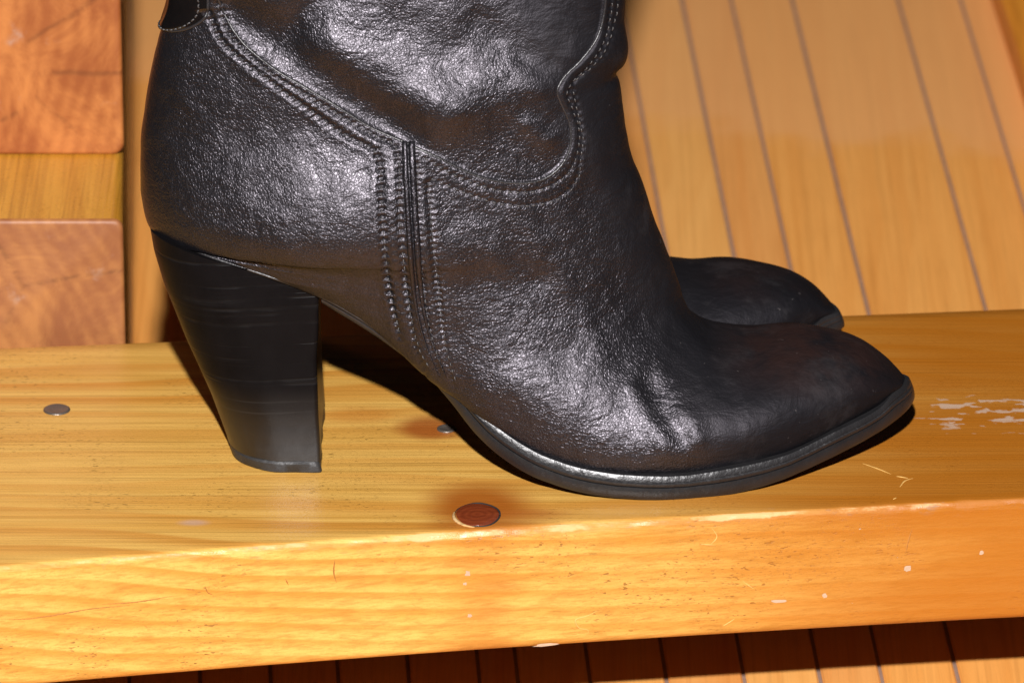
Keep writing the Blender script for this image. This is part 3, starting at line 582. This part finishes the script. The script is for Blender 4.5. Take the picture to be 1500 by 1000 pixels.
def grid_normals(P):
    du = np.gradient(P, axis=0); dv = np.roll(P, -1, 1) - np.roll(P, 1, 1)
    N = np.cross(du, dv); N /= np.linalg.norm(N, axis=2)[:, :, None] + 1e-12
    return N

def pattern(P):
    """side-drawing coordinates of a surface point: carried to the middle plane of the boot along the drawing's slanted direction (same for both sides)"""
    y = -np.abs(P[..., 1]); dy = y - EYE[1]; s = -EYE[1]/dy
    return P[..., 0]*s, EYE[2] + (P[..., 2]-EYE[2])*s

SEAMP = resample(SEAM, .12); SEAMPOLY = np.concatenate([SEAMP, [[6.5, 24], [6.5, 60], [-20, 60], [-20, 18.5]]])
SIDEP = resample(SIDE, .12)
ROWS = {k: resample(v, .1) for k, v in dict(A=ROW_A, B=ROW_B, C=ROW_C, D=ROW_D, E=ROW_E, F=ROW_F, G=ROW_G).items()}
def sculpt(P, N, lean=0.0):
    px, pz = pattern(P); D = np.zeros(px.shape)
    # folds and hollows of the soft leather: (x0,z0,x1,z1, spread, height)
    for x0, z0, x1, z1, sg, h in FOLDS:
        d, _ = seg_dist(px, pz, [[x0, z0], [x1, z1]]); D += h*np.exp(-(d/sg)**2)
    nz = .10*vnoise(px*.45+7, pz*.45+3, 21) + .05*vnoise(px*1.1+2, pz*1.0, 22) + .025*vnoise(px*2.4, pz*2.2, 23)
    soft = smooth(9.5, 6.5, px)                               # the toe is smooth
    D += nz*(.35+.65*soft)
    # vamp and counter leather lie over the shaft
    d, _ = seg_dist(px, pz, SEAMP); ins = inside(px, pz, SEAMPOLY); sd = np.where(ins, -d, d)
    D += .09*smooth(-.04, .05, sd) - .08
    # stitched-down channels with puckers
    for key, dep, wd in (('A', .15, .09), ('B', .13, .08), ('C', .075, .065), ('D', .09, .07), ('E', .07, .06), ('F', .06, .06), ('G', .03, .05)):
        d, al = seg_dist(px, pz, ROWS[key])
        puck = .55 + .45*np.cos(al*2*np.pi/(.27 if key in 'ABEFG' else .2))
        low = (.25 + .75*smooth(3.2, 5.6, pz)) if key in 'ABCD' else 1.0
        D -= dep*low*np.exp(-(d/wd)**2)*puck
        if key in 'ABCD': D += .032*low*np.exp(-((d-.19)/.11)**2)*(.7+.3*np.cos(al*2*np.pi/.27))
    # strap down the quarter seam is padded
    d, _ = seg_dist(px, pz, SIDEP); D += .05*np.exp(-(d/.5)**2)
    # keep the closing ends still
    fade = np.ones(px.shape); n = P.shape[0]
    idx = np.arange(n); fade *= (1-smooth(n-14, n-3, idx))[:, None]
    edge = 1 - np.exp(-((P[:, :, 1])/.35)**2)*.0
    return P + N*(D*fade*edge)[:, :, None]

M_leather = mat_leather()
M_edge = mat_plain('leather_edge', (.022, .020, .021), .36, .6, 1200, .4)
M_thread = mat_plain('waxed_thread', (.06, .056, .055), .4, .6, 2000, .2)
M_sole = mat_plain('black_sole_edge', (.014, .0137, .0145), .34, .6, 500, .5)
M_welt = mat_plain('black_welt', (.016, .0155, .0165), .36, .55, 700, .5)
M_rub = mat_plain('rubber_top_lift', (.03, .029, .029), .5, .4, 700, .6)
M_patent = mat_plain('patent_leather', (.006, .005, .005), .16, .6, 500, .1)
M_lining = mat_plain('lining', (.10, .08, .07), .7)
M_heel = mat_heel()

def make_upper(NR, NA, NA2):
    P0 = boot_grid(NR, NA, NA2); N0 = grid_normals(P0)
    if N0[NR//4, NA//3, 1] > 0: N0 = -N0
    P1 = sculpt(P0, N0); NL = P1.shape[1]
    ii, jj = np.meshgrid(np.arange(NR-1), np.arange(NL), indexing='ij')
    Q = np.stack([ii*NL+jj, ii*NL+(jj+1) % NL, (ii+1)*NL+(jj+1) % NL, (ii+1)*NL+jj], -1).reshape(-1, 4)
    VV = P1.reshape(-1, 3); k = (NR//4)*NL + NA//3
    a, b, c_ = VV[Q[k, 0]], VV[Q[k, 1]], VV[Q[k, 2]]
    if np.dot(np.cross(b-a, c_-a), N0.reshape(-1, 3)[Q[k, 0]]) < 0: Q = Q[:, ::-1]
    cpx, cpz = pattern(VV[Q].mean(1))
    side_x = np.interp(cpz, SIDEP[::-1, 1], SIDEP[::-1, 0])
    part = np.where(inside(cpx, cpz, SEAMPOLY), 0, np.where(cpx < side_x, 1, 2))
    pieces = []
    for pid, nm in ((0, 'shaft'), (1, 'heel_counter'), (2, 'vamp')):
        q = Q[part == pid]; used, inv = np.unique(q, return_inverse=True)
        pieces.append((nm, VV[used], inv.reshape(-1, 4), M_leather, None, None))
    return P0, N0, P1, Q, pieces
NR, NA, NA2 = 900, 270, 90
P0, N0, P1, QUADS, UPPER = make_upper(NR, NA, NA2)
UPPER_COARSE = make_upper(320, 110, 110)[4]
NL = P1.shape[1]; VV = P1.reshape(-1, 3)
bvh = BVHTree.FromPolygons(VV.tolist(), QUADS.tolist())

def put_on(P2, lift=0.0, side=-1):
    """lay a side-drawing polyline on the boot's surface; returns points and normals"""
    out = []; nor = []
    for x, z in P2:
        q = np.array([x, 0, z]); d = q - EYE; d = d/np.linalg.norm(d)
        o = q - d*14
        if side > 0: o[1] *= -1; d = d*np.array([1, -1, 1])
        h = bvh.ray_cast(Vector(o), Vector(d))
        if h[0] is None: continue
        n = np.array(h[1]); 
        if n @ d > 0: n = -n
        out.append(np.array(h[0]) + n*lift); nor.append(n)
    return np.array(out), np.array(nor)

def smooth_poly(P, it=2):
    for _ in range(it): P[1:-1] = .25*P[:-2] + .5*P[1:-1] + .25*P[2:]
    return P

PIECES = []     # (name, verts, faces, material, parent part, kind)
# edge of the overlapping leather, both sides
for sd in (-1, 1):
    P, N = put_on(SEAMP, -.01, sd); P = smooth_poly(P); V_, F_ = tube(P, .048, 8, .8, N)
    PIECES.append(('seam_edge', V_, F_, M_edge, 'vamp', None))
for sd in (-1, 1):
    for off, r in ((-.10, .10), (.13, .12)):
        PP = SIDEP.copy(); PP[:, 0] += off; P, N = put_on(PP, .02, sd); m = len(P)
        rr = r*(np.clip(np.linspace(1.0, .05, m)*1.8, 0, 1)); P = smooth_poly(P, 3); V_, F_ = tube(P, rr, 8, 1.0, N)
        PIECES.append(('seam_cord', V_, F_, M_leather, 'heel_counter', None))
def stitches(rows, pitch, ln, r):
    acc = Acc()
    for key in rows:
        for sd in (-1, 1):
            R = ROWS[key]; s = arc(R); c0 = np.arange(.08, s[-1]-.08, pitch)
            for c in c0:
                c = c + rng.normal(0, .012)
                t = np.array([c-ln/2, c-ln/4, c, c+ln/4, c+ln/2]); jit = rng.normal(0, .008)
                P2 = np.stack([np.interp(t, s, R[:, 0])+jit, np.interp(t, s, R[:, 1])], 1)
                P, N = put_on(P2, 0, sd)
                if len(P) < 5: continue
                lift = np.array([-.03, .012, .022, .012, -.03])
                P = P + N*lift[:, None]; V_, F_ = tube(P, [r*.6, r, r, r, r*.6], 5, .8, N); acc.add(V_, F_)
    return np.concatenate(acc.V), acc.F
V_, F_ = stitches('ABCDEFG', .27, .17, .024)
PIECES.append(('stitching', V_, F_, M_thread, 'vamp', 'stuff'))

# glossy pull strap up the back
def patch(poly, lift, step, thick):
    poly = resample(np.concatenate([poly, poly[:1]]), .1)
    return poly
acc = Acc()
zt = np.linspace(14.95, 30, 60); rows_ = []
rings_idx = [i for i in range(NR) if 14.6 < P1[i, 0, 2] < 31 and P1[i, 0, 0] < -9]
strip_pts = []
for i in rings_idx:
    row = P1[i]; nrm = N0[i]; z = row[0, 2]
    half = []
    # walk out from the back centre in both directions to the strap's half width
    wid = 2.0 if z > 15.9 else 2.0*math.sqrt(max(0.0, 1-((15.9-z)/1.1)**2)) if z > 14.8 else 0
    if wid < .1: continue
    d = np.concatenate([[0], np.cumsum(np.linalg.norm(np.diff(row[:NA], axis=0), axis=1))])
    line = []
    for q in np.linspace(-1, 1, 15):
        s = abs(q)*wid; x = np.interp(s, d, row[:NA, 0]); y = np.interp(s, d, np.abs(row[:NA, 1])); zz = np.interp(s, d, row[:NA, 2])
        nx = np.interp(s, d, nrm[:NA, 0]); ny = np.interp(s, d, nrm[:NA, 1]); nz_ = np.interp(s, d, nrm[:NA, 2])
        sg = -1 if q < 0 else 1; li = .10*(1-abs(q)**6) + .015
        line.append((x+nx*li, sg*(y+abs(ny)*li), zz+nz_*li))
    strip_pts.append(line)
SPn = np.array(strip_pts); m = SPn.shape[0]
F_ = [[i*15+j, i*15+j+1, (i+1)*15+j+1, (i+1)*15+j] for i in range(m-1) for j in range(14)]
PIECES.append(('pull_strap', SPn.reshape(-1, 3), F_, M_patent, None, None))
# its rim and stitches
rim = np.concatenate([SPn[::-1, 0][:], SPn[-1:, 7] if False else SPn[-1, 0:15], SPn[::-1][:, 14][0:0]]) 
low = SPn[-1] if SPn[-1, 0, 2] < SPn[0, 0, 2] else SPn[0]
order = SPn if SPn[0, 0, 2] > SPn[-1, 0, 2] else SPn[::-1]
rim = np.concatenate([order[:, 0], order[-1, 1:14], order[::-1, 14]])
V_, F_ = tube(rim, .05, 7, .8); PIECES.append(('strap_rim', V_, F_, M_edge, 'pull_strap', None))
acc = Acc(); rim2 = np.concatenate([order[:, 1], order[-2, 2:13], order[::-1, 13]]); s = arc(rim2)
for c in np.arange(.1, s[-1]-.1, .2):
    t = np.linspace(c-.06, c+.06, 4); P = np.stack([np.interp(t, s, rim2[:, k]) for k in range(3)], 1)
    cen = np.array([-4.5, 0, P[0, 2]]); n = P - cen; n /= np.linalg.norm(n, axis=1)[:, None]
    V_, F_ = tube(P + n*np.array([.0, .03, .03, .0])[:, None], .028, 5, 1, n); acc.add(V_, F_)
PIECES.append(('strap_stitching', np.concatenate(acc.V), acc.F, M_thread, 'pull_strap', 'stuff'))

# thin rand between the seat of the boot and the heel
for sd in (-1, 1):
    R_ = resample(FE[1:14], .12); R_ = R_[(R_[:, 0] < -3.4)]
    R_ = np.stack([R_[:, 0], sd*(R_[:, 2]+.05), R_[:, 1]+.02], 1); R_[:, 0] -= .05*smooth(-10, -12, R_[:, 0])
    V_, F_ = tube(R_, .055, 7, 1.0); PIECES.append(('rand', V_, F_, M_edge, 'heel_counter', None))
# sole, welt
def loft(xs, prof_fn, capname=None):
    R = [prof_fn(x) for x in xs]; n = len(R[0]); V = np.array([[x, y, z] for x, r in zip(xs, R) for y, z in r])
    Fc = [[i*n+k, (i+1)*n+k, (i+1)*n+(k+1) % n, i*n+(k+1) % n] for i in range(len(xs)-1) for k in range(n)]
    Fc += [list(range(n)), [(len(xs)-1)*n+k for k in range(n)][::-1]]
    return V, Fc
XT = 13.50
def plan(x):   # half width of the sole, pointed-round at the toe
    return float(pchip(SO[:, 0], SO[:, 2], x)) if x < 9.0 else (lambda u, k: float(pchip(SO[:, 0], SO[:, 2], x))*(1-k) + 1.79*math.sqrt(u)*k)(max(0, XT-x), min(1, (x-9.0)/1.0))
def zbot(x): return max(0.012, float(pchip(SO[:, 0], SO[:, 1], x)) - .04*float(smooth(1, 3, np.array(x))) + .16*float(smooth(7.5, 11, np.array(x))))
def ztop(x): return float(pchip(FE[:, 0], FE[:, 1], min(x, 13.1)))
xs_ = np.concatenate([np.linspace(-6.25, 12.4, 150), XT - (XT-12.4)*(1-np.linspace(0, 1, 26)[1:])**2]); xs_[-1] = XT - .0005
def fore(x): return float(smooth(-2.6, -.6, np.array(x)))
wavy = lambda x: .012*math.sin(x*3.1)+.008*math.sin(x*7.7+1)
def sole_prof(x):
    w = plan(x)+wavy(x)*.6; zb = zbot(x); zt_ = ztop(x); f = fore(x); zm = zt_ - .02 - f*(.42*(zt_-zb)); zm = min(zm, zt_-.01)
    e = min(.10, w*.3); tk = zm-zb
    near = [(-w+.18*e, zm), (-w, zm-.2*tk), (-w-.01, zm-.5*tk), (-w+.01, zb+.25*tk), (-w+.7*e, zb)]
    return near + [(-y, z) for y, z in near[::-1]]
def tip_bevel(V):     # the edge of the sole leans back towards the toe tip
    V = np.array(V, float); k = smooth(11.2, 13.5, V[:, 0])**2
    zb = np.array([zbot(x) for x in V[:, 0]]); t = np.clip((V[:, 2]-zb)/.85, 0, 1.1)
    V[:, 0] -= .34*k*t**1.5 + .05*k*(1-t)**2; return V
V_, F_ = loft(xs_, sole_prof); V_ = tip_bevel(V_); PIECES.append(('sole', V_, F_, M_sole, None, None))
def welt_prof(x):
    w = plan(x)+wavy(x+4)*.6-.015; zb = zbot(x); zt_ = ztop(x); f = fore(x); zm = zt_ - .02 - f*(.42*(zt_-zb)); t0 = zm+.012; t1 = zt_ + .05
    g = min(w, .30); e = min(.035, w*.2); h = t1-t0
    near = [(-w+e+.03, t1), (-w+.012, t1-.22*h), (-w-.012, t1-.45*h), (-w+.05, t1-.56*h), (-w-.005, t1-.68*h), (-w, t0+.12*h), (-w+e, t0)]
    inn = [(-w+g, t0), (-w+g, t1)]
    return [( -w+g*.9, t1-.0)] + near + [(-y, z) for y, z in near[::-1]] + [(w-g*.9, t1)]
xw = xs_[xs_ > -2.45]
V_, F_ = loft(xw, welt_prof); V_ = tip_bevel(V_); PIECES.append(('welt', V_, F_, M_welt, None, None))

# heel block
hz = np.concatenate([np.linspace(0, .42, 5), np.linspace(.46, 8.2, 56)])
HB = [(0, -9.42), (.5, -9.55), (2, -10.05), (4, -10.85), (6, -11.55), (7.2, -11.86), (8.2, -12.0)]     # back edge x by z
HF = [(0, -6.30), (.5, -6.33), (2, -6.40), (4.0, -6.44), (5.2, -6.36), (8.2, -6.3)]
HWd = [(0, 2.62), (.5, 2.56), (1.0, 2.48), (1.6, 2.42), (2.4, 2.40), (3.4, 2.46), (4.5, 2.58), (6, 2.74), (8.2, 2.8)]
def heel_ring(z, grow=0):
    xb = float(np.interp(z, *zip(*HB))) - grow; xf = float(np.interp(z, *zip(*HF))) + grow; w = float(np.interp(z, *zip(*HWd))) + grow
    pts = []
    L = xf-xb; ca = min(2.45, L*.62)
    for a in np.linspace(0, math.pi/2, 18): pts.append((xb + ca*(1-math.cos(a)**.85) if False else xb+ca*(1-math.cos(a)), -w*math.sin(a)**.82))
    c = .14
    pts += [(xb+ca+(L-ca-c)*t, -w) for t in np.linspace(.1, 1, 8)]
    pts += [(xf-c+c*math.sin(a), -w+c*(1-math.cos(a))) for a in np.linspace(.3, math.pi/2, 5)]
    pts += [(xf-.05*math.sin(math.pi/2*t), -w+c+(w-c)*t) for t in np.linspace(.12, 1, 7)]
    full = pts + [(x, -y) for x, y in pts[-2:0:-1]]
    return full
def seat_z(x): return float(pchip(FE[:, 0], FE[:, 1], np.clip(x, -11.9, 12))) + .05
def heel_part(z0, z1, m, grow, cut):
    V = []; n = None
    for z in np.linspace(z0, z1, m):
        g = grow
        r = heel_ring(z, g); n = len(r)
        for x, y in r:
            zz = z if not cut else z0 + (z-z0)/(z1-z0)*(seat_z(x)-z0)
            if cut:   # shear the ring's outline to the height it really has
                V.append((x, y, zz))
            else: V.append((x, y, z))
    Fc = [[i*n+k, i*n+(k+1) % n, (i+1)*n+(k+1) % n, (i+1)*n+k] for i in range(m-1) for k in range(n)]
    Fc += [list(range(n))[::-1], [(m-1)*n+k for k in range(n)]]
    return V, Fc
def heel_block():
    m = 60; base = heel_ring(.5); n = len(base); V = []
    for i in range(m):
        t = i/(m-1)
        for k in range(n):
            z = .4 + t*7.2
            for _ in range(3):
                r = HEELC[0](z); x, y = r[k]; z = .4 + t*(seat_z(x)-.4)
            V.append((x, y, z))
    Fc = [[i*n+k, i*n+(k+1) % n, (i+1)*n+(k+1) % n, (i+1)*n+k] for i in range(m-1) for k in range(n)]
    Fc += [list(range(n))[::-1], [(m-1)*n+k for k in range(n)]]
    return V, Fc
_cache = {}
def ring_c(z):
    q = z
    if q not in _cache: _cache[q] = heel_ring(z)
    return _cache[q]
HEELC = [ring_c]
V_, F_ = heel_block(); PIECES.append(('heel', V_, F_, M_heel, None, None))
r0 = np.array(heel_ring(0)); c0 = r0.mean(0); V_ = []
for z, s in ((.0, .985), (.05, 1.005), (.33, 1.012), (.40, .99)):
    for x, y in r0: V_.append((c0[0]+(x-c0[0])*s + z*-.22 + .022*math.sin(y*4+x*3+z*9), y*s + .018*math.sin(x*5+z*7), z+.004+ (.01*math.sin(x*5+y*3) if z > .3 else 0)))
n = len(r0); F_ = [[i*n+k, i*n+(k+1) % n, (i+1)*n+(k+1) % n, (i+1)*n+k] for i in range(3) for k in range(n)] + [list(range(n))[::-1], [3*n+k for k in range(n)]]
PIECES.append(('top_lift', V_, F_, M_rub, 'heel', None))
# inside of the shaft
V_ = (P0 - N0*.25)[0:60:6, ::6]; nl = V_.shape[1]; nv = V_.shape[0]; V_ = V_.reshape(-1, 3)
F_ = [[i*nl+(j+1) % nl, i*nl+j, (i+1)*nl+j, (i+1)*nl+(j+1) % nl] for i in range(nv-1) for j in range(nl)]
PIECES.append(('lining', V_, F_, M_lining, None, None))

def medial(V):      # the inner side of the foot is straighter than the outer
    V = V.copy(); tip = 1 - .3*smooth(11.0, 13.2, V[:, 0]); f = tip - .28*smooth(-3, 3.5, V[:, 0])*smooth(9, 5, V[:, 2]); V[:, 1] = np.where(V[:, 1] > 0, V[:, 1]*f, V[:, 1]); return V
def build_boot(label, loc, rotz, mirror=False, lean=None):
    t = thing('boot', label, 'boot', loc, rotz, 'pair of black heeled boots')
    byname = {}
    for nm, V, Fc, mat, par, kind in (UPPER_COARSE if mirror else UPPER) + PIECES:
        V = medial(np.array(V, float)); Fc = np.asarray(Fc, dtype=object) if False else Fc
        if lean is not None: V = lean(V)
        if mirror: V = V*np.array([1, -1, 1])
        if isinstance(Fc, np.ndarray):
            me = quadmesh(nm, V, Fc[:, ::-1] if mirror else Fc)
        else: me = mesh(nm, V, [f[::-1] for f in Fc] if mirror else Fc)
        o = link(nm, me, mat, byname[par] if par else t)
        if kind: o['kind'] = kind
        byname[nm] = o
        if nm in ('sole', 'welt', 'heel', 'top_lift'):
            me.polygons.foreach_set('use_smooth', np.ones(len(me.polygons), bool))
            me.set_sharp_from_angle(angle=math.radians(38))
    return t
build_boot('black leather boot nearer the camera, its whole side, stitched seams and stacked heel showing', (0, 0, 0), 0)
def slouch(V):
    V = V*FAR_SCALE; V[:, 2] *= 1-.10*smooth(-1, 5, V[:, 0])*smooth(.3, 2, V[:, 2]); z = np.maximum(V[:, 2]-9, 0); V[:, 0] += FAR_LEAN*z*smooth(9, 14, V[:, 2]) + .5*smooth(4, 10, V[:, 2]); return V
build_boot('black leather boot standing behind the other one, only its rounded toe and ankle peeping out', FAR_LOC, FAR_ROT, True, slouch)
